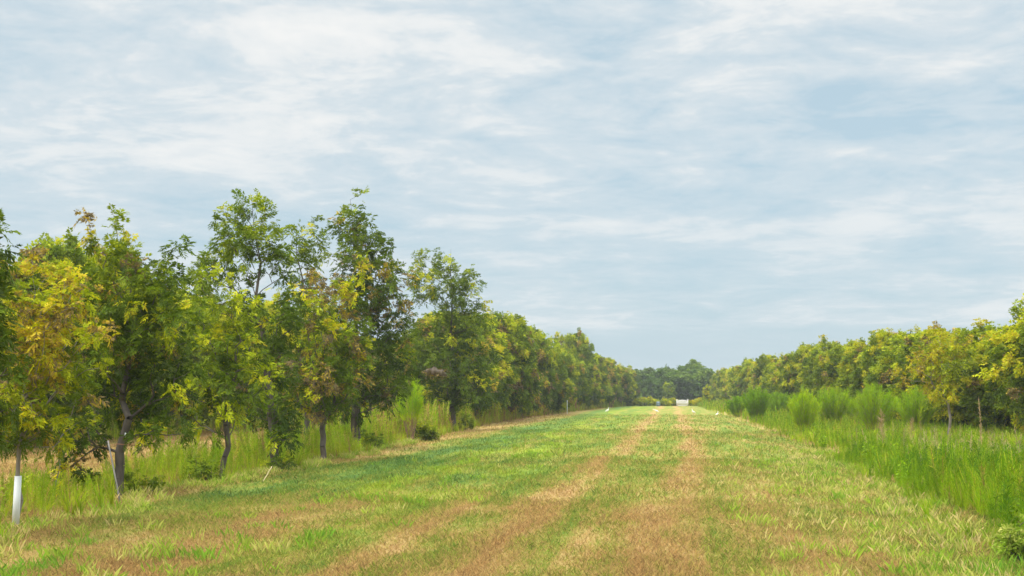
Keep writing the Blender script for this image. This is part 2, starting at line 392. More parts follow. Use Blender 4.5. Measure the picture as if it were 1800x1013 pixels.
def arch(h, n, wid, seed):
    R = np.random.RandomState(seed); az = R.rand(n)*2*PI; d = np.stack([np.cos(az), np.sin(az), 0*az], 1); sd = np.stack([-np.sin(az), np.cos(az), 0*az], 1)
    hh = h*(.45+.6*R.rand(n)); out = h*(.08+.42*R.rand(n)**1.3); droop = R.rand(n)*.35
    P0 = d*(.04*R.rand(n))[:, None]
    def pt(t): return P0+d*(out*t**1.7)[:, None]+np.array([0, 0, 1.])*(hh*(t-droop*t**3))[:, None]
    w = (wid*(.6+.7*R.rand(n)))[:, None]*sd
    Q = [pt(t) for t in (0, .4, .75, 1)]
    V = [np.stack([Q[0]-w*.5, Q[0]+w*.5, Q[1]+w, Q[1]-w], 1), np.stack([Q[1]-w, Q[1]+w, Q[2]+w*.7, Q[2]-w*.7], 1), np.stack([Q[2]-w*.7, Q[2]+w*.7, Q[3]+w*.1, Q[3]-w*.1], 1)]
    ag = .3*(R.rand(n)-.5)+.5*(R.rand(n) < .15)
    return np.concatenate(V, 0), np.concatenate([ag]*3)
def forb(h, n, seed):
    # leafy bushy weed: stems with small broad leaves
    R = np.random.RandomState(seed); a = R.rand(n)*2*PI; t = R.rand(n)**.8; st = R.randint(0, 7, n); sa = st*.9
    P = np.stack([np.cos(sa)*t*.22*h, np.sin(sa)*t*.22*h, t*h*(.75+.25*np.cos(st*2.1))], 1)
    l = .09*h*(.7+.8*R.rand(n)); el = .5*R.randn(n)+.3; d = np.stack([np.cos(a)*np.cos(el), np.sin(a)*np.cos(el), np.sin(el)], 1)
    w = nrm(np.cross(d, R.randn(n, 3)*.5+np.array([0, 0, 1.])))*(l*.28)[:, None]
    return np.stack([P, P+d*(l*.5)[:, None]+w, P+d*l[:, None], P+d*(l*.5)[:, None]-w], 1), .2*(R.rand(n)-.5)+.15*t
arch_p = [arch(1, 34, .010, 400+i) for i in range(6)]; forb_p = [forb(1, 170, 420+i) for i in range(4)]
def fbm(x, y, s=1.0, seed=0):
    v = np.zeros_like(x); a = 1
    for k in range(4):
        f = s*(1.9**k); p = seed*3.7+k*1.9
        v += a*np.sin(x*f+p+1.2*np.sin(y*f*.8+p))*np.sin(y*f*.9-p+1.1*np.sin(x*f*.7+2*p)); a *= .55
    return v
# left strip under the first row
def left_weeds():
    for (y0, y1, dens, pr, nm, lb) in ((13, 50, 34, near_p, 'tall_weeds', 'thin yellow green weeds standing under the nearest left row trees'),
                               (50, 110, 24, mid_p, 'tall_weeds', 'yellow green weed strip along the foot of the middle of the left row'),
                               (110, 230, 9, far_p, 'tall_weeds', 'low green weed strip at the far end of the left row')):
        n = int((y1-y0)*3.0*dens); y = y0+(y1-y0)*RS.rand(n); u = RS.rand(n); x = eL(y)-u*3.0
        nz = fbm(x, y, .8, 1)
        k = (nz > -.75) | (u < .2); x, y, u, nz = x[k], y[k], u[k], nz[k]
        edge = np.clip(.3+u*3.2, .3, 1)*(.6+.7*RS.rand(len(x))**1.5)
        hh = (.36+.36*RS.rand(len(x))+.16*nz)*edge*np.interp(y, [14, 22, 30, 40, 60, 100], [.60, .72, .95, 1.5, 2.0, 1.9])
        hh = np.clip(hh, .10, 1.7)
        back = np.clip((2.9-u*3.0)*2, .35, 1); hh *= back
        age = .47+.13*fbm(x, y, .5, 5)+.26*(RS.rand(len(x))-.5)+.40*(RS.rand(len(x)) < .14)-.03
        scatter(nm, pr, x, y, hh, age, M_weed, lb)
left_weeds()
def row_weeds(X0, y0, y1, w, dens, hgt, label, pr=mid_p):
    n = int((y1-y0)*w*dens); y = y0+(y1-y0)*RS.rand(n); x = X0+(RS.rand(n)-.5)*w+.3*np.sin(y*.8)
    scatter('tall_weeds', pr, x, y, hgt*(.5+.8*RS.rand(n)), .42+.15*fbm(x, y, .5, 2)+.1*RS.rand(n), M_weed, label)
row_weeds(-23.2, 36, 160, 2.6, 12, .9, 'tall green weeds along the second tree row behind the left row')
# right bank
def right_weeds():
    for (y0, y1, dens, pr, wd, lb) in ((13.5, 50, 42, near_p, 11, 'dense bright green feathery weeds filling the near right bank'),
                                 (50, 100, 14, mid_p, 13, 'tall green weeds of the middle right bank below the right tree row'),
                                 (100, 235, 3.4, far_p, 9, 'far green weeds at the foot of the right tree row')):
        n = int((y1-y0)*wd*dens); y = y0+(y1-y0)*RS.rand(n); u = RS.rand(n)*wd; x = eR(y)+u
        k = x < .29*y+1.2; x, y, u = x[k], y[k], u[k]
        nz = fbm(x, y, .55, 3)
        # a bare notch at about (1500, 810) of the bank's edge
        k = ~((u < .9) & (nz < -.35)); x, y, u, nz = x[k], y[k], u[k], nz[k]
        edge = np.clip(.5+u*1.1, 0, 1)*(.65+.6*RS.rand(len(x))**1.4)
        hh = (.50+.28*RS.rand(len(x))+.15*nz)*edge*np.interp(y, [14, 30, 40, 60, 100, 200], [1.1, .95, .80, .75, .9, 1.2])
        hh = np.clip(hh, .14, 1.6)
        # low yellow grass pocket
        gp = np.exp(-((x-11.8)/1.9)**2-((y-50)/5)**2)
        dryz = np.exp(-((x-7.3)/1.6)**2-((y-41)/6.5)**2)
        hh = hh*(1-.45*gp)*(1-.15*dryz)
        age = .23+.11*fbm(x, y, .6, 8)+.2*(RS.rand(len(x))-.5)+.45*(RS.rand(len(x)) < .07)+.34*gp+.12*dryz*RS.rand(len(x))+.1*np.clip((x-9)/4, 0, 1)
        scatter('tall_weeds', pr, x, y, hh, age, M_weed, lb)
right_weeds()
def mixed():
    n = 1500; y = 13.5+52*RS.rand(n)**1.2; x = eR(y)-.25+9*RS.rand(n)**1.5; k = (x < .29*y+1) & (fbm(x, y, .8, 12) > -.35); x, y = x[k], y[k]
    scatter('arching_grass', arch_p, x, y, (.40+.45*RS.rand(len(x)))*np.clip(.5+(x-eR(y))*.6, .35, 1), .30+.18*fbm(x, y, .5, 4)+.2*RS.rand(len(x)), M_weed, 'arching long grass mixed into the green weeds of the right bank', 'grass', tilt=.2)
    n = 330; y = 19+46*RS.rand(n); x = eR(y)+.4+8*RS.rand(n)**1.1; k = (x < .29*y+1) & (fbm(x, y, .7, 17) > .3); x, y = x[k], y[k]
    scatter('leafy_weeds', forb_p, x, y, .35+.35*RS.rand(len(x)), .12+.25*RS.rand(len(x)), M_weed, 'leafy bushy weeds scattered through the right bank', 'weeds')
    n = 900; y = 14+70*RS.rand(n); x = eL(y)+.15-2.8*RS.rand(n); k = fbm(x, y, .8, 9) > -.5; x, y = x[k], y[k]
    scatter('arching_grass', arch_p, x, y, .28+.35*RS.rand(len(x)), .45+.25*RS.rand(len(x)), M_weed, 'arching yellow green grass mixed into the weeds under the left row', 'grass', tilt=.2)
    n = 260; y = 14+60*RS.rand(n); x = eL(y)+.1-2.4*RS.rand(n); k = fbm(x, y, .9, 21) > .1; x, y = x[k], y[k]
    scatter('leafy_weeds', forb_p, x, y, .22+.3*RS.rand(len(x)), .35+.3*RS.rand(len(x)), M_weed, 'leafy weeds scattered among the left strip weeds', 'weeds')
mixed()
# ------------------------------------------------------------------ trees
def fronds(P, D, L, K, wr, R, age, br):
    """compound leaves: P start, D direction, L length; K leaflet pairs"""
    n = len(P)
    D = nrm(D); upv = nrm(R.randn(n, 3)*.45+np.array([0, 0, 1.]))
    s = nrm(np.cross(D, upv)); nn = nrm(np.cross(s, D))
    out = []
    ts = np.linspace(.28, .92, K)
    seq = [(t, sg) for t in ts for sg in (-1, 1)]+[(1.0, 0)]
    for (t, sg) in seq:
        p = P+D*(L*t)[:, None]; p[:, 2] -= L*.38*t*t
        ld = nrm(D*(.62 if sg else 1)+s*sg*.8-np.array([0, 0, .35])+R.randn(n, 3)*.16)
        ll = L*(.42 if K > 3 else .52)*(.75+.45*math.sin(PI*min(t, .95)))*(.8+.4*R.rand(n))
        w = nrm(np.cross(ld, nn+R.randn(n, 3)*.35))*(ll*wr)[:, None]
        m = p+ld*(ll*.45)[:, None]; tip = p+ld*ll[:, None]; tip[:, 2] -= ll*.12
        out.append(np.stack([p, m+w, tip, m-w], 1))
    V = np.stack(out, 1)                     # n, leaflets, 4, 3
    nl = V.shape[1]
    a = np.repeat(age[:, None], nl, 1)+.05*R.randn(n, nl); b = np.clip(br[:, None]+.28*(R.rand(n, nl)-.5), 0, 1)
    T = np.stack([np.clip(a, 0, 1), b, 0*a], -1)
    return V.reshape(-1, 3), np.repeat(T.reshape(-1, 3), 4, 0)
def clusters(lobes, sep, R, fill=.5):
    """lobes: (cx,cy,cz,rx,ry,rz,age) metres -> cluster centres"""
    pts, ages, outv = [], [], []
    for (cx, cy, cz, rx, ry, rz, age) in lobes:
        vol = 4/3*PI*rx*ry*rz; n = int(vol/(sep**3)*fill*2.2)+4
        d = nrm(R.randn(n, 3)); r = R.rand(n)**(.42)
        lump = 1+.16*np.sin(d[:, 0]*5+cx*3)*np.sin(d[:, 1]*5+1+cz)+.14*np.sin(d[:, 2]*7+cy*2)
        p = np.array([cx, cy, cz])+d*(r*lump)[:, None]*np.array([rx, ry, rz])
        pts.append(p); ages.append(np.full(n, age)); outv.append(d*r[:, None])
    p = np.vstack(pts); a = np.concatenate(ages); o = np.vstack(outv)
    order = R.permutation(len(p)); keep = []
    K = np.zeros((len(p), 3)); m = 0
    for i in order:
        if m and (np.sum((K[:m]-p[i])**2, 1).min() < (sep*.62)**2): continue
        K[m] = p[i]; m += 1; keep.append(i)
    return p[keep], a[keep], o[keep]
def skeleton(base, forkz, lean, C, R, trunk_r, tip_r=.006, leader=None):
    """grow limbs from the fork to every cluster centre; returns tube arrays"""
    nodes = [np.array(base, float)]; par = [-1]; plen = [0.]
    k = 5
    for i in range(1, k+1):
        t = i/k; j = R.randn(2)*.03
        nodes.append(np.array([base[0]+lean[0]*t+j[0], base[1]+lean[1]*t+j[1], base[2]+forkz*t])); par.append(i-1); plen.append(plen[-1]*.5)
    if leader is not None:
        st = nodes[-1]; m = 7
        for i in range(1, m+1):
            t = i/m; nodes.append(st+(leader-st)*t+R.randn(3)*.06); par.append(len(nodes)-2); plen.append(.25*i)
    fork = nodes[k]
    order = np.argsort(np.linalg.norm(C-fork, axis=1))
    NA = np.array(nodes)
    for i in order:
        c = C[i]; NA = np.array(nodes); PL = np.array(plen)
        d = np.linalg.norm(NA-c, axis=1)
        low = np.maximum(NA[:, 2]-c[2]+.15, 0)
        cost = d+.38*PL+1.2*low; cost[:k] += 50
        if c[2] < fork[2]: cost[k-1] -= 50-.2
        j = int(np.argmin(cost)); p = NA[j]; L = d[j]
        ns = 2 if L < .7 else 3
        last = j
        for q in range(1, ns+1):
            t = q/ns; pt = p+(c-p)*t
            if q < ns: pt = pt+R.randn(3)*L*.05+np.array([0, 0, 1])*(-.10*L*math.sin(PI*t) if L > 1 else 0.04*L)
            nodes.append(pt); par.append(last); plen.append(plen[last]+L/ns); last = len(nodes)-1
    n = len(nodes); load = np.ones(n)
    for i in range(n-1, 0, -1): load[par[i]] += load[i]
    NA = np.array(nodes); par = np.array(par)
    r = tip_r+(trunk_r-tip_r)*(load/load[0])**.62
    top = NA[:, 2].max(); hz_ = np.clip((NA[:, 2]-fork[2])/(top-fork[2]), 0, 1); r = np.maximum(r*(1-.72*hz_), tip_r*.7)
    r[0] *= 1.35
    A = NA[par[1:]]; B = NA[1:]; ra = r[par[1:]]; rb = r[1:]
    ra = np.minimum(ra, rb*1.25+.004)
    ra[:k] = r[:k]; rb[:k] = r[1:k+1]
    return A, B, ra, rb
LNF, LFL = 2.2, .67
def tree(name, base, lobes, forkz, trunk_r, label, cat='tree', group=None, sep=.36, nf=8, fl=.34, K=5, wr=.17, seed=1,
         lean=(0, 0), bark=None, mat=None, sides=6, yellow=.08, bright=.12, leader=None, brown=0.0, world=True, fill=.5):
    R = np.random.RandomState(seed)
    root = thing(name, tuple(base), label, cat, group)
    b = np.array(base, float)
    lb = [((l[0]-b[0], l[1]-b[1], l[2]-b[2]) if world else (l[0], l[1], l[2]))+tuple(l[3:]) for l in lobes]
    C, A, O = clusters(lb, sep, R, fill)
    ldr = None if leader is None else (np.array(leader)-b if world else np.array(leader, float))
    a0, b0, ra, rb = skeleton((0, 0, -.1), forkz, lean, C, R, trunk_r, leader=ldr)
    V, Fc = tubes(a0, b0, ra, rb, sides)
    mk('trunk', V, Fc, bark or M_bark, root, smooth=True)
    nf = int(nf*LNF); fl = fl*LFL
    n = len(C)
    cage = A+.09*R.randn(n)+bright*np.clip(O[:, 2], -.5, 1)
    y = R.rand(n) < yellow; cage[y] = np.clip(.64+.12*R.rand(y.sum()), 0, .78)
    bw = R.rand(n) < brown; cage[bw] = .88+.1*R.rand(bw.sum())
    cbr = .25+.5*R.rand(n)
    rep = np.repeat(np.arange(n), nf)
    m = len(rep)
    D = O[rep]*1.0+np.array([0, 0, .22])+R.randn(m, 3)*.75
    Pp = C[rep]+R.randn(m, 3)*sep*.26
    L = fl*(.55+.75*R.rand(m))
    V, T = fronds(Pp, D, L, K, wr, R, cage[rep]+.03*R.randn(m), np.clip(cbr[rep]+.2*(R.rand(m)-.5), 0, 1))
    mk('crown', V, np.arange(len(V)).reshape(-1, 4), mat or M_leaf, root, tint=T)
    return root
def lob(px, py, rxp, ryp, Y, age, dy=0, ryd=None):
    p = at(px, py, Y+dy); s = Y/F
    rx = rxp*s; return (p[0], p[1], p[2], rx, (ryd if ryd else rx*1.05), ryp*s, age)
ROW = 'pecan trees of the left row'
def base_at(px, X):
    return np.array((X, y_of(px, X), 0.0))
# T0: off frame to the left, only its right flank shows
b = base_at(-70, -9.0); Y = b[1]
tree('pecan_tree', b, [lob(-62, 560, 72, 130, Y, .28), lob(-12, 440, 30, 55, Y, .24, .1), lob(-20, 650, 46, 100, Y, .22, -.1), lob(-60, 740, 60, 60, Y, .25)], 1.0, .07,
     'dark green pecan tree cut off by the left edge of the photo', group=ROW, sep=.25, nf=8, fl=.27, seed=3)
# T1 yellow sapling in a white tube
b = base_at(33, -9.2); Y = b[1]
t1 = tree('young_pecan_tree', b, [lob(55, 530, 42, 75, Y, .82, 0), lob(120, 520, 42, 42, Y, .84, -.1), lob(80, 610, 78, 60, Y, .78), lob(45, 690, 72, 60, Y, .66), lob(125, 660, 52, 42, Y, .56, .1),
                         lob(20, 755, 44, 36, Y, .42), lob(85, 745, 58, 42, Y, .46, .2), lob(165, 590, 20, 22, Y, .74, -.3)], 1.25, .030,
     'young yellow and orange leaved pecan tree with its foot in a white tube', group=None, sep=.225, nf=7, fl=.215, seed=5, bark=M_pale, yellow=.10, bright=.0, brown=.10, leader=at(60, 470, Y), fill=.34, lean=(.04, 0))
M_tube = plain('white_plastic', (.72, .77, .80), .45, .06, 5)
an = np.linspace(0, 2*PI, 21)[:-1]
def tube_shell(r0, r1, h, wall=.006):
    rings = [(r0, 0), (r1, h), (r1-wall, h), (r0-wall, 0.0)]
    V = np.array([(r*math.cos(a), r*math.sin(a), z) for r, z in rings for a in an]); s = len(an); Fc = []
    for k in range(4):
        for i in range(s): Fc.append((k*s+i, k*s+(i+1) % s, ((k+1) % 4)*s+(i+1) % s, ((k+1) % 4)*s+i))
    return V, np.array(Fc)
V, Fc = tube_shell(.052, .048, .74); V[:, 0] += .03*V[:, 2]
o = mk('trunk_guard', V, Fc, M_tube, t1, smooth=False)
# T2 broad dark tree with stakes
b = base_at(213, -10.0); Y = b[1]
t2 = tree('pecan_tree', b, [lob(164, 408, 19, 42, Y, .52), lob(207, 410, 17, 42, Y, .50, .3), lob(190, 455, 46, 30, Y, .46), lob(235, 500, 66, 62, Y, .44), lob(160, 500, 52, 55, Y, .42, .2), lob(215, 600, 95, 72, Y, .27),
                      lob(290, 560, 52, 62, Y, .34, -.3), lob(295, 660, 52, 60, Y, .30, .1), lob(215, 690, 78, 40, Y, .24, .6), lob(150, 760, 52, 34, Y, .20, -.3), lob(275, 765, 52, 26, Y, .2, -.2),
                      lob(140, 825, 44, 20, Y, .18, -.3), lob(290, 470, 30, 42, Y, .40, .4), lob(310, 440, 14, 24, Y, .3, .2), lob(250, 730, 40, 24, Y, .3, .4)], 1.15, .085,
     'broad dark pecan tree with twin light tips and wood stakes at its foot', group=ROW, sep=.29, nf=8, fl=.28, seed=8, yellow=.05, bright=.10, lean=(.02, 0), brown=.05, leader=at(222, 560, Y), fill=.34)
M_stake = barkmat('grey_wood', (.12, .115, .11), (.26, .25, .23))
bm_p = b
def pole(name, p0, p1, r, mat, label, cat, group=None):
    p0 = np.array(p0, float); p1 = np.array(p1, float)
    k = 7; t = np.linspace(0, 1, k)[:, None]; P = (p1-p0)*t; P = P+RS.randn(k, 3)*.006*np.sin(PI*t)
    V, Fc = loft(P, np.full(k, r)*np.linspace(1.05, .85, k), 8)
    o = mk(name, V, Fc, mat, smooth=True); o.location = tuple(p0); return tag(o, label, cat, group)
pole('stake', ground(212, 888), at(190, 775, ground(212, 888)[1]+.25), .016, M_stake, 'grey wood stake leaning against the broad dark tree trunk', 'stake')
pole('stake', np.array([*at(92, 868, 24.5)[:2], 0]), at(106, 815, 24.4), .011, M_stake, 'thin bent stick standing between the white tube and broad dark tree', 'stake')
V, Fc = loft([(x, 0, 0) for x in np.linspace(-.2, .2, 5)], [.008]*5, 6)
o = mk('tie_bar', V, Fc, plain('rust_bar', (.30, .15, .09), .8)); o.location = tuple(at(222, 782, Y-.12)); o.rotation_euler = (0, .08, 0)
tag(o, 'short rusty bar tied across the trunk of the broad dark tree', 'bar')
V, Fc = box(-.03, .03, -.025, .025, -.04, .04)
o = mk('white_tag', V, Fc, M_tube); o.location = tuple(at(222, 765, Y-.1)); o.rotation_euler = (.2, .25, .3)
tag(o, 'small pale block wedged in the fork of the broad dark tree', 'tag')
# T3 leaning yellowish small tree
b = base_at(388, -10.0); Y = b[1]
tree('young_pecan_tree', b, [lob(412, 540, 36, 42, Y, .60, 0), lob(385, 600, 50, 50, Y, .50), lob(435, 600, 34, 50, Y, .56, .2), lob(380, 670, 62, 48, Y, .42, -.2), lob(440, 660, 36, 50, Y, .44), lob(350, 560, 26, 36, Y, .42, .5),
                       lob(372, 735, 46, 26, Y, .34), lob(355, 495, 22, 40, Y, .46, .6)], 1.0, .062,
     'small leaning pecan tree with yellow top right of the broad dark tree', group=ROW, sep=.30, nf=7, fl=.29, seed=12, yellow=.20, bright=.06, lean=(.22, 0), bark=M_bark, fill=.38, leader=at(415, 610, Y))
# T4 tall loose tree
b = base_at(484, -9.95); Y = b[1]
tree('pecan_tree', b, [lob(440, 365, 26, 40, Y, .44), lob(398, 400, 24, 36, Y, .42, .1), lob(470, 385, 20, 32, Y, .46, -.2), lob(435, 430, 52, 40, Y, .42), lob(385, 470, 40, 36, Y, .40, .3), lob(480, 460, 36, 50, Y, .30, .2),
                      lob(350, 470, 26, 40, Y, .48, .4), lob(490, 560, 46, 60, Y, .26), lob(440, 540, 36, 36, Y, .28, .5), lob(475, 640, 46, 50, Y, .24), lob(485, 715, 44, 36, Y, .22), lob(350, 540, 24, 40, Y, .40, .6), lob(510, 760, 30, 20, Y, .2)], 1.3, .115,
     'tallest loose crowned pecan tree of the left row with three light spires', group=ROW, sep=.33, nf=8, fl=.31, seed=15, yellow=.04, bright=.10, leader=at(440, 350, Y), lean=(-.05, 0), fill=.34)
# T5b spires behind
b = base_at(540, -10.9); Y = b[1]
tree('pecan_tree', b, [lob(515, 415, 19, 36, Y, .46), lob(550, 425, 17, 40, Y, .42), lob(535, 470, 36, 34, Y, .40), lob(530, 540, 46, 50, Y, .34), lob(545, 620, 40, 50, Y, .26), lob(540, 690, 36, 40, Y, .24)], 1.4, .09,
     'slim green pecan tree with two thin spires behind the brown leaved tree', group=ROW, sep=.36, nf=8, fl=.33, seed=17, yellow=.03, bright=.1, leader=at(520, 400, Y), fill=.36)
# T5 brownish tree in front
b = base_at(568, -9.9); Y = b[1]
tree('pecan_tree', b, [lob(570, 520, 48, 38, Y, .56), lob(620, 520, 26, 26, Y, .58, -.2), lob(570, 590, 62, 50, Y, .42), lob(625, 600, 34, 52, Y, .40, .2), lob(575, 660, 72, 46, Y, .34, -.2), lob(560, 705, 56, 30, Y, .30), lob(640, 480, 12, 16, Y, .6)], 1.25, .085,
     'brown tinged pecan tree with bright yellow tips left of the tallest spire tree', group=ROW, sep=.34, nf=7, fl=.30, seed=21, yellow=.16, bright=.06, brown=.34, fill=.40, bark=M_bark)
# T6 tall pointed tree
b = base_at(626, -10.5); Y = b[1]
tree('pecan_tree', b, [lob(622, 375, 22, 34, Y, .42), lob(612, 405, 26, 40, Y, .40, .2), lob(645, 410, 28, 40, Y, .36), lob(630, 465, 48, 50, Y, .36), lob(680, 440, 22, 36, Y, .34, .2), lob(670, 500, 42, 50, Y, .30), lob(625, 540, 56, 50, Y, .28),
                      lob(690, 560, 34, 50, Y, .24, .3), lob(670, 620, 52, 50, Y, .20), lob(620, 650, 50, 46, Y, .22), lob(680, 690, 40, 36, Y, .20), lob(615, 700, 40, 30, Y, .2), lob(715, 610, 15, 40, Y, .3)], 1.5, .15,
     'tall pointed dark pecan tree with thick black trunk right of the brown tinged tree', group=ROW, sep=.40, nf=9, fl=.36, seed=25, yellow=.03, bright=.14, brown=.16, leader=at(622, 350, Y), fill=.36)
# T7
b = base_at(796, -11.3); Y = b[1]
tree('pecan_tree', b, [lob(792, 455, 20, 24, Y, .42), lob(745, 462, 28, 20, Y, .44, .3), lob(780, 500, 46, 36, Y, .42), lob(825, 510, 22, 40, Y, .36), lob(845, 555, 20, 20, Y, .34), lob(800, 570, 40, 46, Y, .36), lob(738, 510, 14, 26, Y, .38, .5), lob(800, 640, 60, 46, Y, .30),
                      lob(830, 680, 40, 34, Y, .24), lob(775, 690, 46, 26, Y, .26), lob(752, 615, 28, 34, Y, .38)], 1.6, .19,
     'tall pecan tree with forked open crown standing alone right of the plume weed', group=ROW, sep=.50, nf=9, fl=.44, K=4, wr=.19, seed=31, yellow=.07, bright=.10, leader=at(792, 440, Y), fill=.36)
# webworm nest
m, nt, out = newmat('web_silk')
p = N(nt, 'ShaderNodeBsdfPrincipled', i_Roughness=.8); tcx = nt.nodes.new('ShaderNodeTexCoord')
nt.links.new(ramp(nt, [(.35, (.14, .11, .08)), (.65, (.28, .23, .19))], noise(nt, tcx.outputs['Object'], 5, 5)), p.inputs['Base Color'])
p.inputs['Alpha'].default_value = .75; nt.links.new(p.outputs[0], out.inputs[0])
Rn = np.random.RandomState(77)
root = thing('webworm_nest', tuple(at(767, 655, Y-1.5)), 'pale brown ragged webworm nest of silk and dead leaves in the forked open crowned tree', 'nest')
q = np.linspace(0, 2*PI, 25)[:-1]; k = 15; tt = np.linspace(0, 1, k)
V, Fc = loft(np.stack([(tt-.5)*1.15, .05*np.sin(tt*9), .10*np.sin(tt*4+.5)], 1), .03+.15*np.sin(PI*tt)**.8*(1+.35*np.sin(tt*19)), 14)
V = V+Rn.randn(*V.shape)*.022; mk('silk', V, Fc, m, root)
n = 260; P = np.stack([(Rn.rand(n)-.5)*1.25, Rn.randn(n)*.12, Rn.randn(n)*.12], 1)
V, T = fronds(P, Rn.randn(n, 3), .14*(.5+Rn.rand(n)), 2, .2, Rn, np.full(n, .95)+.04*Rn.randn(n), Rn.rand(n))
mk('dead_leaves', V, np.arange(len(V)).reshape(-1, 4), M_leaf, root, tint=T)
# ---- prototypes for the hedge-like rows
def proto(seed, h, w, age, yellow, brown, label, group, base, rz=0, mat=None, spire=1):
    R = np.random.RandomState(seed)
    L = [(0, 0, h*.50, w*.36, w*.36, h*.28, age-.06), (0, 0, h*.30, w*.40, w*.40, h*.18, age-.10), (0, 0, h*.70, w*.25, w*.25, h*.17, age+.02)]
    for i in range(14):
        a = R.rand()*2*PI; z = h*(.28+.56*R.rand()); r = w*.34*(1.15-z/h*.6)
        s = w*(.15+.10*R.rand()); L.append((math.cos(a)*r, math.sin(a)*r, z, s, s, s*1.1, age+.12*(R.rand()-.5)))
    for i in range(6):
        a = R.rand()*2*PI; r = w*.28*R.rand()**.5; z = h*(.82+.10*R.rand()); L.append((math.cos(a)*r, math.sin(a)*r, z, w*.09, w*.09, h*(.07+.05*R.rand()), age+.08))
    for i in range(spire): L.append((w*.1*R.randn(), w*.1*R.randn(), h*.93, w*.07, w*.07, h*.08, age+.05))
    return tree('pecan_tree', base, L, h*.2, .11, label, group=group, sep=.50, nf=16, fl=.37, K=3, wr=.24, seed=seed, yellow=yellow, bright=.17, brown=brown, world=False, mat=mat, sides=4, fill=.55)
ORD = ['first', 'second', 'third', 'fourth', 'fifth', 'sixth', 'seventh', 'eighth', 'ninth', 'tenth', 'eleventh', 'twelfth']
specs = [(101, 6.6, 5.6, .46, .18, .05), (102, 6.2, 5.8, .40, .12, .10), (103, 6.9, 5.2, .48, .22, .04), (104, 6.0, 5.6, .40, .10, .20), (105, 6.6, 5.0, .50, .27, .03)]
protos = []
ly = 84.0; i = 0
left = []
while ly < 232:
    left.append((float(eL(ly))-2.1+.7*max(0, (ly-180)/50)+RS.randn()*.25, ly)); ly += 5.6
LH = [6.7, 6.6, 6.9, 7.2, 6.5, 7.0, 7.3, 8.2, 7.4, 6.6]
for i, (x, y) in enumerate(left):
    if i == 0: look = 'brown tinged bushy pecan tree just behind the forked open crowned tree'
    elif i < 8: look = 'bushy yellow green pecan tree, %s beyond the forked open crowned tree' % ORD[i]
    else: look = 'small far pecan tree in the closed hedge of crowns at the left row end'
    sp = specs[(i*2+3) % 5 if i else 3]
    k = (3, 1, 0, 3, 2, 1, 4, 3, 0, 1)[i % 10]
    if len(protos) < 5 and not any(q[0] == k for q in protos):
        s = specs[k]; r = proto(s[0], s[1], s[2], s[3], s[4], s[5], look, 'pecan trees of the left row' , (x, y, -.03)); protos.append((k, r))
        r.rotation_euler.z = i*1.3; r.scale = (1, 1, (LH[i] if i < len(LH) else 6.6)/s[1])
    else:
        src = dict(protos)[k]
        hs = (LH[i]*(.93+.14*RS.rand()) if i < len(LH) else 5.6+1.5*RS.rand())/specs[k][1]
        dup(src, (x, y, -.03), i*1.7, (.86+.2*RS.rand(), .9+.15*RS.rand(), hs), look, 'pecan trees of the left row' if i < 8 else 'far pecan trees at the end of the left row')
PR = dict(protos)
# tall dark crown rising behind the left row
dup(PR[1], (-11.6, 172, -.03), 2.0, (1.0, 1.0, 1.52), 'tall dark crown rising above the left hedge of pecan trees', 'pecan trees behind the left row')
# second row behind the left row
for i, (y, sc, k) in enumerate([(42, .98, 1), (47.5, 1.12, 3), (53, 1.14, 0), (58.5, 1.2, 2), (64.5, 1.1, 4), (71, 1.05, 1), (78, 1.0, 3), (86, 1.1, 0), (95, 1.05, 2), (105, 1.0, 1), (118, 1.0, 4), (132, 1.1, 0), (146, 1.0, 3)]):
    dup(PR[k], (-23.4+.3*RS.randn(), y, -.03), i*2.1, (1, 1, sc), 'light green pecan tree of the second row seen through the left row gaps', 'second row pecan trees behind the left row')
for i in range(9):
    dup(PR[(i*3) % 5], (-37+.5*RS.randn(), 66+i*8., -.03), i*1.1, (1, 1, 1.05), 'distant pecan tree of the third row glimpsed low between the left trunks', 'third row pecan trees far behind the left row')
# right row
def rX(y): return np.interp(y, [55, 215, 330], [15.0, 10.8, 9.2])
ry = [57.5, 63, 68.5, 74, 79.5, 85, 90.5, 96, 101.5, 107, 112.5]; y = 118
while y < 300: ry.append(y); y += 5.8
RH = [5.6, 5.3, 5.0, 4.8, 4.9, 5.4, 5.7, 5.6, 5.6, 5.3, 5.5]
for i, y in enumerate(ry):
    if i < 9:
        look = 'yellow green pecan tree at the right edge of the photo' if i == 0 else 'bushy olive pecan tree of the right row, %s from the right edge' % ORD[i]
    else: look = 'small far pecan tree in the closed hedge of the right row'
    k = (0, 4, 2, 4, 0)[i % 5]
    hs = (RH[i]*(.95+.12*RS.rand()) if i < len(RH) else 5.2+1.4*RS.rand())/specs[k][1]
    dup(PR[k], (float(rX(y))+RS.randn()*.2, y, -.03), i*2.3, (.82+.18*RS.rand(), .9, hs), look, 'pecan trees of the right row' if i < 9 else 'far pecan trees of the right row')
for i in range(16):
    y = 66+i*9
    dup(PR[(i*2) % 5], (float(rX(y))+12, y, -.03), i*1.9, (1, 1, .86), 'pecan tree crown showing just above the right row', 'second row pecan trees behind the right row')
# golden young tree in the right row
b = base_at(1668, 11.6); Y = b[1]
tree('young_pecan_tree', b, [lob(1622, 640, 26, 22, Y, .80), lob(1640, 600, 22, 22, Y, .77), lob(1665, 640, 34, 30, Y, .66), lob(1655, 680, 30, 20, Y, .72), lob(1590, 660, 14, 9, Y, .79), lob(1690, 610, 20, 30, Y, .56)], 1.6, .06,
     'golden leaved young tree with pale bare trunk in the right row', group=None, sep=.36, nf=8, fl=.34, K=4, wr=.2, seed=41, yellow=.1, bright=.02, bark=M_pale, fill=.5)
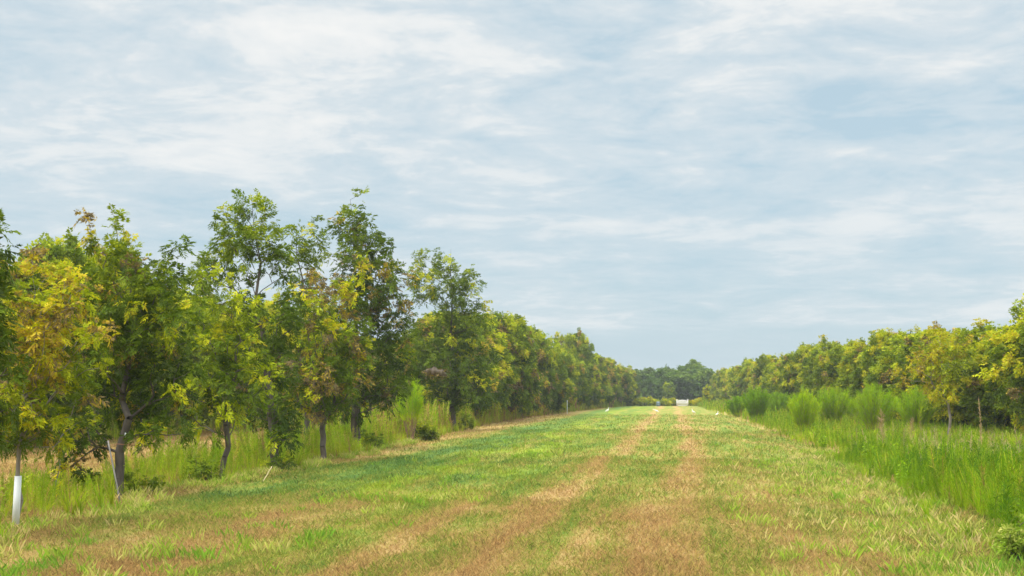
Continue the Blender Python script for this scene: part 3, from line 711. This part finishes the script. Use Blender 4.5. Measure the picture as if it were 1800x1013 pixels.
# golden thin tree at far right-row end
b = base_at(1241, 9.0*.62); b = np.array((4.9, 200., 0))
tree('young_pecan_tree', b, [(0, 0, 2.2, .42, .42, 1.1, .62), (0, 0, 1.4, .5, .5, .7, .55)], .5, .05, 'slim yellow green sapling at the far end of the right row', group=None, sep=.4, nf=8, fl=.4, K=3, wr=.25, seed=43, world=False)
# ---- far wood at the end: every tree its own
fp = []
def farproto(seed, h, w, base, label):
    R = np.random.RandomState(seed); L = [(0, 0, h*.55, w*.36, w*.36, h*.34, .3)]
    for i in range(13):
        a = R.rand()*2*PI; z = h*(.25+.60*R.rand()); r = w*.36*(1.1-.5*z/h); s = w*(.13+.09*R.rand()); L.append((math.cos(a)*r, math.sin(a)*r, z, s, s, s*.9, .25+.45*R.rand()))
    return tree('dense_tree', base, L, h*.2, .3, label, group='dark trees of the far wood', sep=.85, nf=10, fl=.85, K=3, wr=.33, seed=seed, yellow=0, bright=.2, world=False, mat=M_far, sides=4, fill=.6)
FT = [(1132, 650, 285, 'dark wood tree at the left end of the gap between the rows'), (1152, 643, 290, 'dark round wood tree left of the drum'), (1172, 638, 296, 'dark round wood tree above the blue drum'),
      (1204, 630, 300, 'tallest dark wood tree standing above the white fence panel'), (1190, 650, 280, 'olive tinted dark wood tree behind the white fence panel'), (1226, 638, 292, 'dark wood tree right of the tallest one'),
      (1246, 650, 286, 'dark wood tree at the right end of the gap'), (1268, 652, 300, 'dark wood tree crown above the far right row'), (1110, 655, 300, 'dark wood tree partly hidden by the left row end'), (1292, 650, 310, 'dark wood tree behind the far right row'), (1160, 655, 315, 'dark wood tree filling the gap behind the drum'), (1215, 655, 315, 'dark wood tree filling the gap behind the white fence')]
for i, (px, top, Y, lb) in enumerate(FT):
    p = at(px, top, Y)
    if i < 3:
        r = farproto(200+i, 8.5, 8.5, (p[0], Y, -.05), lb); fp.append(r)
    else: r = dup(fp[i % 3], (p[0], Y, -.05), i*1.9, (1, 1, 1), lb)
    r.scale = (.9, .9, (p[2]-.4)/8.5) if i != 3 else (1.15, 1.15, (p[2]-.9)/8.5); r.rotation_euler.z = i*1.3
# small light tree in the gap and low bushes
b = np.array((*at(1176, 700, 262)[:2], 0.)); tree('young_tree', b, [(0, 0, 2.9, .9, .9, 1.3, .42), (0, 0, 1.7, 1.1, 1.1, 1.1, .38)], .7, .08, 'small lighter green tree before the dark wood left of the fence', group=None, sep=.5, nf=9, fl=.5, K=3, wr=.28, seed=51, world=False, mat=M_leaf)
def bushproto(base, label):
    return tree('shrub', base, [(0, 0, .55, .9, .8, .5, .60), (.6, 0, .4, .5, .5, .35, .58), (-.5, .1, .45, .5, .5, .4, .64)], .15, .05, label, cat='shrub', group='low bright shrubs at the field end', sep=.28, nf=9, fl=.32, K=3, wr=.26, seed=61, world=False, sides=4)
bp = None
for i, (px, sc, lb) in enumerate([(1128, 1.15, 'low bright shrub farthest left at the field end'), (1141, 1.2, 'low bright shrub between the left row end and the drum'), (1150, .95, 'low bright shrub touching the left of the drum'), (1169, 1.0, 'low bright shrub just right of the drum'),
                                   (1183, 1.05, 'low bright shrub just left of the white fence panel'), (1214, .8, 'low bright shrub just right of the white fence panel'), (1229, 1.1, 'low bright shrub farthest right at the field end'), (1114, 1.1, 'low bright shrub half hidden by the left row end')]):
    loc = (at(px, 700, 222+2*(i % 3))[0], 222+2*(i % 3), -.02)
    if bp is None: bp = bushproto(loc, lb); bp.scale = (sc,)*3
    else: dup(bp, loc, i*1.3, (sc, sc, sc), lb)
# shrubs near
b = ground(745, 775); tree('shrub', b, [(-.1, 0, .28, .36, .34, .26, .30), (.2, 0, .4, .24, .24, .22, .5), (-.2, 0, .5, .16, .16, .16, .52), (.38, 0, .22, .2, .2, .18, .36), (.02, 0, .6, .12, .12, .12, .56)], .1, .02, 'round dark shrub with yellow tips beside the plume weed', cat='shrub', sep=.15, nf=8, fl=.17, K=3, wr=.26, seed=66, world=False, sides=4)
b = ground(1778, 985); b[0] += .1; tree('shrub', b, [(0, 0, .3, .16, .16, .2, .55), (.25, .1, .2, .16, .16, .16, .5), (-.15, 0, .15, .16, .16, .12, .5)], .08, .012, 'small leafy bush at the bottom right below the tall weeds', cat='shrub', sep=.10, nf=8, fl=.10, K=3, wr=.24, seed=67, world=False, sides=4, mat=M_tuft)
# low dark suckers at trunk feet
for px, X, sd, lb, hh in ((490, -9.7, 71, 'dark leafy suckers at the foot of the tallest loose tree', .5), (650, -10.1, 72, 'dark leafy suckers at the foot of the tall pointed tree', .8), (818, -11.0, 73, 'dark leafy bush under the forked open crowned tree', 1.0), (355, -9.9, 74, 'thin leafy sucker beside the small leaning tree', .6), (250, -9.7, 75, 'thin dark sucker at the foot of the broad dark tree', .45)):
    b = base_at(px, X); tree('shrub', b, [(-.1, 0, hh*.65, .14, .14, hh*.3, .36), (.2, .1, hh*.4, .2, .2, hh*.3, .34), (-.25, -.1, hh*.25, .2, .2, hh*.2, .30), (.05, 0, hh*.3, .2, .2, hh*.25, .3)], .1, .012, lb, cat='shrub', sep=.17, nf=6, fl=.19, K=4, wr=.2, seed=sd, world=False, sides=4)
# ------------------------------------------------------------------ big feathery fennel clumps
M_stem = barkmat('fennel_stem', (.16, .09, .06), (.30, .19, .12))
def clump(loc, h, w, ns, label, seed, bare=.12, age=.45, leaf=.15, wid=.012, nl=95, group='feathery weed clumps of the right bank', name='fennel_clump', open_=1.0):
    R = np.random.RandomState(seed); root = thing(name, tuple(loc), label, 'weed clump', group)
    Vs, As, sA, sB, rA, rB = [], [], [], [], [], []
    for i in range(ns):
        a = R.rand()*2*PI; q = R.rand()**.6; r = q*w; hh = h*(1-.35*q*q)*(.82+.22*R.rand())
        t = np.linspace(0, 1, 7); pth = np.stack([math.cos(a)*(r*.25+r*.75*t**1.3)*open_, math.sin(a)*(r*.25+r*.75*t**1.3)*open_, hh*t], 1)
        sA.append(pth[:-1]); sB.append(pth[1:]); rA.append(.011*(1-t[:-1]*.85)); rB.append(.011*(1-t[1:]*.85))
        tt = bare+(1-bare)*R.rand(nl)**.85
        P = np.stack([np.interp(tt, t, pth[:, c]) for c in range(3)], 1)
        az = R.rand(nl)*2*PI; el = np.radians(38+42*R.rand(nl)); d = np.stack([np.cos(az)*np.cos(el)+math.cos(a)*q*.3, np.sin(az)*np.cos(el)+math.sin(a)*q*.3, np.sin(el)], 1)
        l = leaf*(.6+.9*R.rand(nl))*(1.3-.6*tt)*1.15; tip = P+d*l[:, None]
        s = nrm(np.cross(d, R.randn(nl, 3)))*(wid*.5); mid = (P+tip)/2+np.array([0, 0, .03])*l[:, None]
        Vs.append(np.stack([P, mid+s, tip, mid-s], 1)); As.append(np.stack([np.clip(age+.2*(R.rand(nl)-.5)+.1*R.randn()+(.2*(tt < bare+.12)), 0, 1), .5*R.rand()+.5*R.rand(nl), 0*tt], 1))
    V = np.concatenate(Vs).reshape(-1, 3); T = np.repeat(np.concatenate(As), 4, 0)
    mk('foliage', V, np.arange(len(V)).reshape(-1, 4), M_fen, root, tint=T)
    V, Fc = tubes(np.concatenate(sA), np.concatenate(sB), np.concatenate(rA), np.concatenate(rB), 4); mk('stem', V, Fc, M_stem, root)
    return root
CL = [(1330, 742, 684, 24, 'dark green feathery clump farthest left on the right bank', .25), (1372, 734, 692, 24, 'low broad feathery clump second from the left on the right bank', .35), (1413, 764, 690, 24, 'narrow upright feathery clump with brown base third from the left', .55),
      (1463, 752, 684, 30, 'tall feathery clump fourth from the left on the right bank', .5), (1500, 742, 686, 28, 'feathery clump behind the widest one on the right bank', .5), (1537, 764, 684, 40, 'widest feathery clump in the middle of the right bank', .42),
      (1612, 762, 688, 36, 'round bright feathery clump right of the widest one', .5), (1655, 738, 694, 26, 'feathery clump behind and right of the round bright one', .4), (1745, 758, 716, 30, 'low soft yellow green clump near the right edge', .68), (1795, 752, 722, 30, 'low soft clump at the right edge of the photo', .68),
      (1296, 733, 700, 16, 'small feathery clump at the far left end of the right bank', .35), (1700, 748, 715, 22, 'low feathery clump right of the pale bare trunk', .5)]
for i, (px, by, ty, wp, lb, age) in enumerate(CL):
    g = ground(px, by); s = g[1]/F; h = (by-ty)*s
    clump((g[0], g[1], -.03), h*1.06, wp*s*1.2, int(80+50*(wp*s)), lb, 300+i, age=age, wid=.013*max(1, g[1]/60), leaf=.20)
g = ground(722, 776); s = g[1]/F
clump((g[0], g[1], -.03), 118*s, 27*s, 26, 'tall plume weed with bare brown stems between the pointed and forked trees', 350, bare=.48, age=.5, leaf=.22, wid=.016, nl=120, group=None, open_=1.0)
# dry brown stalks on the right bank
def dry():
    pr = [plume(1, 60, .3, .13, .009, 80+i, bare=.2) for i in range(4)]
    n = 70; x = 7.3+1.5*RS.randn(n); y = 40+5*RS.randn(n); k = x > eR(y)+.7; x, y = x[k], y[k]
    scatter('dry_stalks', pr, x, y, .65+.45*RS.rand(len(x)), .2+.5*RS.rand(len(x)), M_dry, 'tan dry seed stalks tangled among the green weeds of the right bank', 'weeds')
    for j, (px, by, ty, lb) in enumerate([(1552, 800, 722, 'branching dry brown weed stalk standing before the widest feathery clump'), (1726, 806, 702, 'tall single dry brown weed spike near the right edge'), (1600, 790, 735, 'short dry weed stalk before the round bright clump')]):
        g = ground(px, by); s = g[1]/F
        V, ag = plume(1, 150 if j != 1 else 110, .35 if j != 1 else .1, .17 if j != 1 else .06, .009, 90+j, bare=.25); V = V*(by-ty)*s
        o = mk('dry_weed', V.reshape(-1, 3), np.arange(V.shape[0]*4).reshape(-1, 4), M_dry, tint=np.repeat(np.stack([np.clip(.15+ag*.4, 0, 1), RS.rand(len(ag)), 0*ag], 1), 4, 0))
        o.location = tuple(g); tag(o, lb, 'dry weed')
dry()
# leaning pale stick by T4
pole('stick', ground(462, 848), at(478, 820, ground(462, 848)[1]+.1), .012, plain('pale_cane', (.62, .52, .30), .7), 'short pale cane leaning in the weeds by the tallest loose tree', 'stick')
pole('stake', np.array([*at(997, 724, 128)[:2], 0]), at(997, 704, 128), .022, M_tube, 'thin pale post at the foot of the far left row', 'stake')
# ------------------------------------------------------------------ white fence panel, drum
M_vinyl = plain('white_vinyl', (.66, .65, .64), .5, .03, 3)
Y = F*H/22.5; s = Y/F
c = at(1199.5, 714, Y); fw = 19*s; fh = 11.8*s
root = thing('fence_panel', (c[0], Y, 0), 'white vinyl fence panel with arched top alone at the field end', 'fence')
for sx in (-1, 1):
    x = sx*fw/2; V, Fc = box(x-.065, x+.065, -.065, .065, 0, fh); po = mk('post', V, Fc, M_vinyl, root)
    V = np.array([(x-.09, -.09, fh), (x+.09, -.09, fh), (x+.09, .09, fh), (x-.09, .09, fh), (x-.09, -.09, fh+.03), (x+.09, -.09, fh+.03), (x+.09, .09, fh+.03), (x-.09, .09, fh+.03), (x-.01, -.01, fh+.10), (x+.01, -.01, fh+.10), (x+.01, .01, fh+.10), (x-.01, .01, fh+.10)])
    mk('post_cap', V, [(0, 3, 2, 1), (0, 1, 5, 4), (1, 2, 6, 5), (2, 3, 7, 6), (3, 0, 4, 7), (4, 5, 9, 8), (5, 6, 10, 9), (6, 7, 11, 10), (7, 4, 8, 11), (8, 9, 10, 11)], M_vinyl, po)
bs = []
nb = 11; iw = fw-.13
for i in range(nb):
    x0 = -iw/2+iw*i/nb+.008; x1 = -iw/2+iw*(i+1)/nb-.004; xm = (x0+x1)/2
    bs.append(box(x0, x1, -.012, .012, .06, fh*.91+.07*math.cos(xm/(iw/2)*PI/2)))
V, Fc = join(bs); mk('board_panel', V, Fc, M_vinyl, root)
for z in (.08, fh*.80): V, Fc = box(-iw/2, iw/2, -.035, .035, z, z+.09); mk('rail', V, Fc, M_vinyl, root)
c = at(1157, 714, 214); M_blue = plain('blue_plastic', (.13, .20, .24), .5, .15, 4)
root = thing('drum', (c[0], 214, 0), 'blue grey plastic drum standing left of the white fence panel', 'drum')
zz = [0, .03, .2, .22, .25, .27, .42, .44, .47, .49, .62, .66]; rr = [.27, .29, .29, .305, .305, .29, .29, .305, .305, .29, .285, .25]
V, Fc = loft([(0, 0, z) for z in zz], rr, 20); mk('body', V, Fc, M_blue, root, smooth=False)
V, Fc = loft([(0, 0, z) for z in (.655, .67, .72)], (.26, .27, .05), 20); mk('lid', V, Fc, plain('grey_lid', (.30, .36, .36), .5), root)
# ------------------------------------------------------------------ egrets
M_feather = plain('white_feather', (.86, .86, .84), .7, .03, 12); M_beak = plain('yellow_beak', (.65, .42, .05), .5); M_leg = plain('dark_leg', (.10, .10, .07), .6)
def egret(px, fy, h, face, label, pose):
    g = ground(px, fy); root = thing('egret', tuple(g), label, 'bird', 'white egrets standing on the alley', rz=face)
    # faces +x.  tail -> back -> breast -> neck -> head
    if pose == 'up':
        P = [(-.24, 0, .24), (-.17, 0, .27), (-.08, 0, .31), (.01, 0, .35), (.07, 0, .39), (.09, 0, .43), (.075, 0, .48), (.06, 0, .52), (.07, 0, .56), (.10, 0, .585), (.13, 0, .585), (.155, 0, .58)]
        R_ = [.012, .045, .075, .08, .06, .038, .026, .02, .019, .028, .022, .010]; bk = [(.15, 0, .58), (.19, 0, .573), (.235, 0, .565)]
    else:
        P = [(-.27, 0, .22), (-.19, 0, .26), (-.09, 0, .31), (.01, 0, .35), (.09, 0, .38), (.15, 0, .42), (.21, 0, .46), (.27, 0, .49), (.32, 0, .505), (.36, 0, .51), (.39, 0, .505), (.41, 0, .50)]
        R_ = [.012, .045, .075, .08, .06, .038, .026, .022, .022, .028, .022, .010]; bk = [(.405, 0, .50), (.44, 0, .49), (.485, 0, .475)]
    k = h/.60; P = np.array(P)*k; R_ = np.array(R_)*k; bk = np.array(bk)*k
    V, Fc = loft(P, R_, 12); mk('body', V, Fc, M_feather, root, smooth=True)
    V, Fc = loft(bk, [.009*k, .006*k, .002*k], 6); mk('beak', V, Fc, M_beak, root)
    for sy in (-1, 1):
        V, Fc = loft(np.array([(-.04, sy*.03, .30), (.0, sy*.03, .16), (-.02, sy*.03, .02), (.05, sy*.03, .005)])*k, np.array([.014, .008, .007, .005])*k, 6); mk('leg', V, Fc, M_leg, root)
egret(1068, 728, .60, .1, 'slim white egret standing upright beside the far left row', 'up')
egret(1154, 728, .52, PI-.1, 'white egret stretching forward to the left on the alley centre', 'low')
egret(1218.5, 730.5, .56, PI+.3, 'white egret standing upright between the wheel track and the bank', 'up')
egret(1261, 733.5, .45, .5, 'white egret standing nearest the right bank weeds', 'up')
# ------------------------------------------------------------------ haze
m, nt, out = newmat('haze_air'); pv = nt.nodes.new('ShaderNodeVolumePrincipled')
pv.inputs['Color'].default_value = (.86, .92, 1, 1); pv.inputs['Density'].default_value = 0.00042; pv.inputs['Anisotropy'].default_value = .2
nt.links.new(pv.outputs[0], out.inputs['Volume'])
V, Fc = box(-1520, 1520, -1520, 1520, -1.2, 14)
o = mk('haze', V, Fc, m); tag(o, 'thin pale air haze over the whole orchard', 'haze', kind='stuff')
# ------------------------------------------------------------------ sky
w = bpy.data.worlds.new('World'); S.world = w; w.use_nodes = True; nt = w.node_tree; nt.nodes.clear()
SE, SRx, SRy = math.radians(58), -.45, -.55
sunv = Vector((SRx, SRy, 0)).normalized()*math.cos(SE); sunv.z = math.sin(SE)
out = nt.nodes.new('ShaderNodeOutputWorld'); bg = nt.nodes.new('ShaderNodeBackground'); bg.inputs[1].default_value = .1
sky = nt.nodes.new('ShaderNodeTexSky'); sky.sky_type = 'NISHITA'; sky.sun_disc = False; sky.sun_elevation = SE
sky.sun_rotation = math.atan2(sunv.x, sunv.y); sky.air_density = 1.0; sky.dust_density = 1.2; sky.ozone_density = 1.2
tc = nt.nodes.new('ShaderNodeTexCoord'); D = tc.outputs['Generated']
sep = nt.nodes.new('ShaderNodeSeparateXYZ'); nt.links.new(D, sep.inputs[0])
z = math_(nt, 'MAXIMUM', sep.outputs[2], 0.0)
zz_ = math_(nt, 'ADD', z, .10)
cx = math_(nt, 'DIVIDE', sep.outputs[0], zz_); cy = math_(nt, 'DIVIDE', sep.outputs[1], zz_)
cmb = nt.nodes.new('ShaderNodeCombineXYZ'); nt.links.new(cx, cmb.inputs[0]); nt.links.new(cy, cmb.inputs[1])
CP = cmb.outputs[0]
big = noise(nt, vmul(nt, CP, (.95, .85, 0), (4.3, 1.7, 0)), 1.0, 6, .6, .5)
med = noise(nt, vmul(nt, CP, (3.1, 3.1, 0), (11, 5, 0)), 1.0, 7, .62, .6)
fin = noise(nt, vmul(nt, CP, (11.0, 10.5, 0), (2, 8, 0)), 1.0, 5, .65, .6)
c = math_(nt, 'ADD', math_(nt, 'MULTIPLY', big, .54), math_(nt, 'ADD', math_(nt, 'MULTIPLY', med, .34), math_(nt, 'MULTIPLY', fin, .12)))
cover = ramp(nt, [(.41, (.0,)*3), (.485, (.5,)*3), (.56, (1,)*3)], c)
hz = ramp(nt, [(0, (.08,)*3), (.042, (.10,)*3), (.048, (.55,)*3), (.10, (.5,)*3), (.2, (.95,)*3), (.3, (1,)*3)], z)
# nishita supplies the tint; the cloud sheet is a pale veil over it
veil = mixc(nt, .86, sky.outputs[0], (3.45, 4.5, 5.1))
cf = math_(nt, 'MULTIPLY', cover, hz)
cc = mixc(nt, cf, veil, (5.35, 5.65, 5.8))
# brighter thin spots
b2 = ramp(nt, [(.52, (0,)*3), (.62, (1,)*3)], c)
cc = mixc(nt, math_(nt, 'MULTIPLY', math_(nt, 'MULTIPLY', b2, .8), hz), cc, (6.4, 6.4, 6.3))
# overhead, out of frame, the veil is warmed and boosted as added fill light
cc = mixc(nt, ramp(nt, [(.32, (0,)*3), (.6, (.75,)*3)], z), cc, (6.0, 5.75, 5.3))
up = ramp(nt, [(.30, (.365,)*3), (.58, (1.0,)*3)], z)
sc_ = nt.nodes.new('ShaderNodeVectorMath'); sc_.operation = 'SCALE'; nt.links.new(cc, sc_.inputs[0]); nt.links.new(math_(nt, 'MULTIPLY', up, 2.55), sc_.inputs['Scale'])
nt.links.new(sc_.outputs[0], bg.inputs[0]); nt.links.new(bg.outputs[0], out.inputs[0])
L = bpy.data.lights.new('sun', 'SUN'); L.energy = 2.0; L.angle = math.radians(36); L.color = (1, .95, .86)
lo = bpy.data.objects.new('sun', L); COL.objects.link(lo); lo.rotation_euler = sunv.to_track_quat('Z', 'Y').to_euler()
S.view_settings.view_transform = 'Standard'; S.view_settings.look = 'None'; S.view_settings.gamma = 1; S.view_settings.exposure = .66
try: S.cycles.volume_bounces = 0
except Exception: pass
nv = sum(len(m.polygons) for m in bpy.data.meshes); print('faces', nv, 'objects', len(bpy.data.objects))
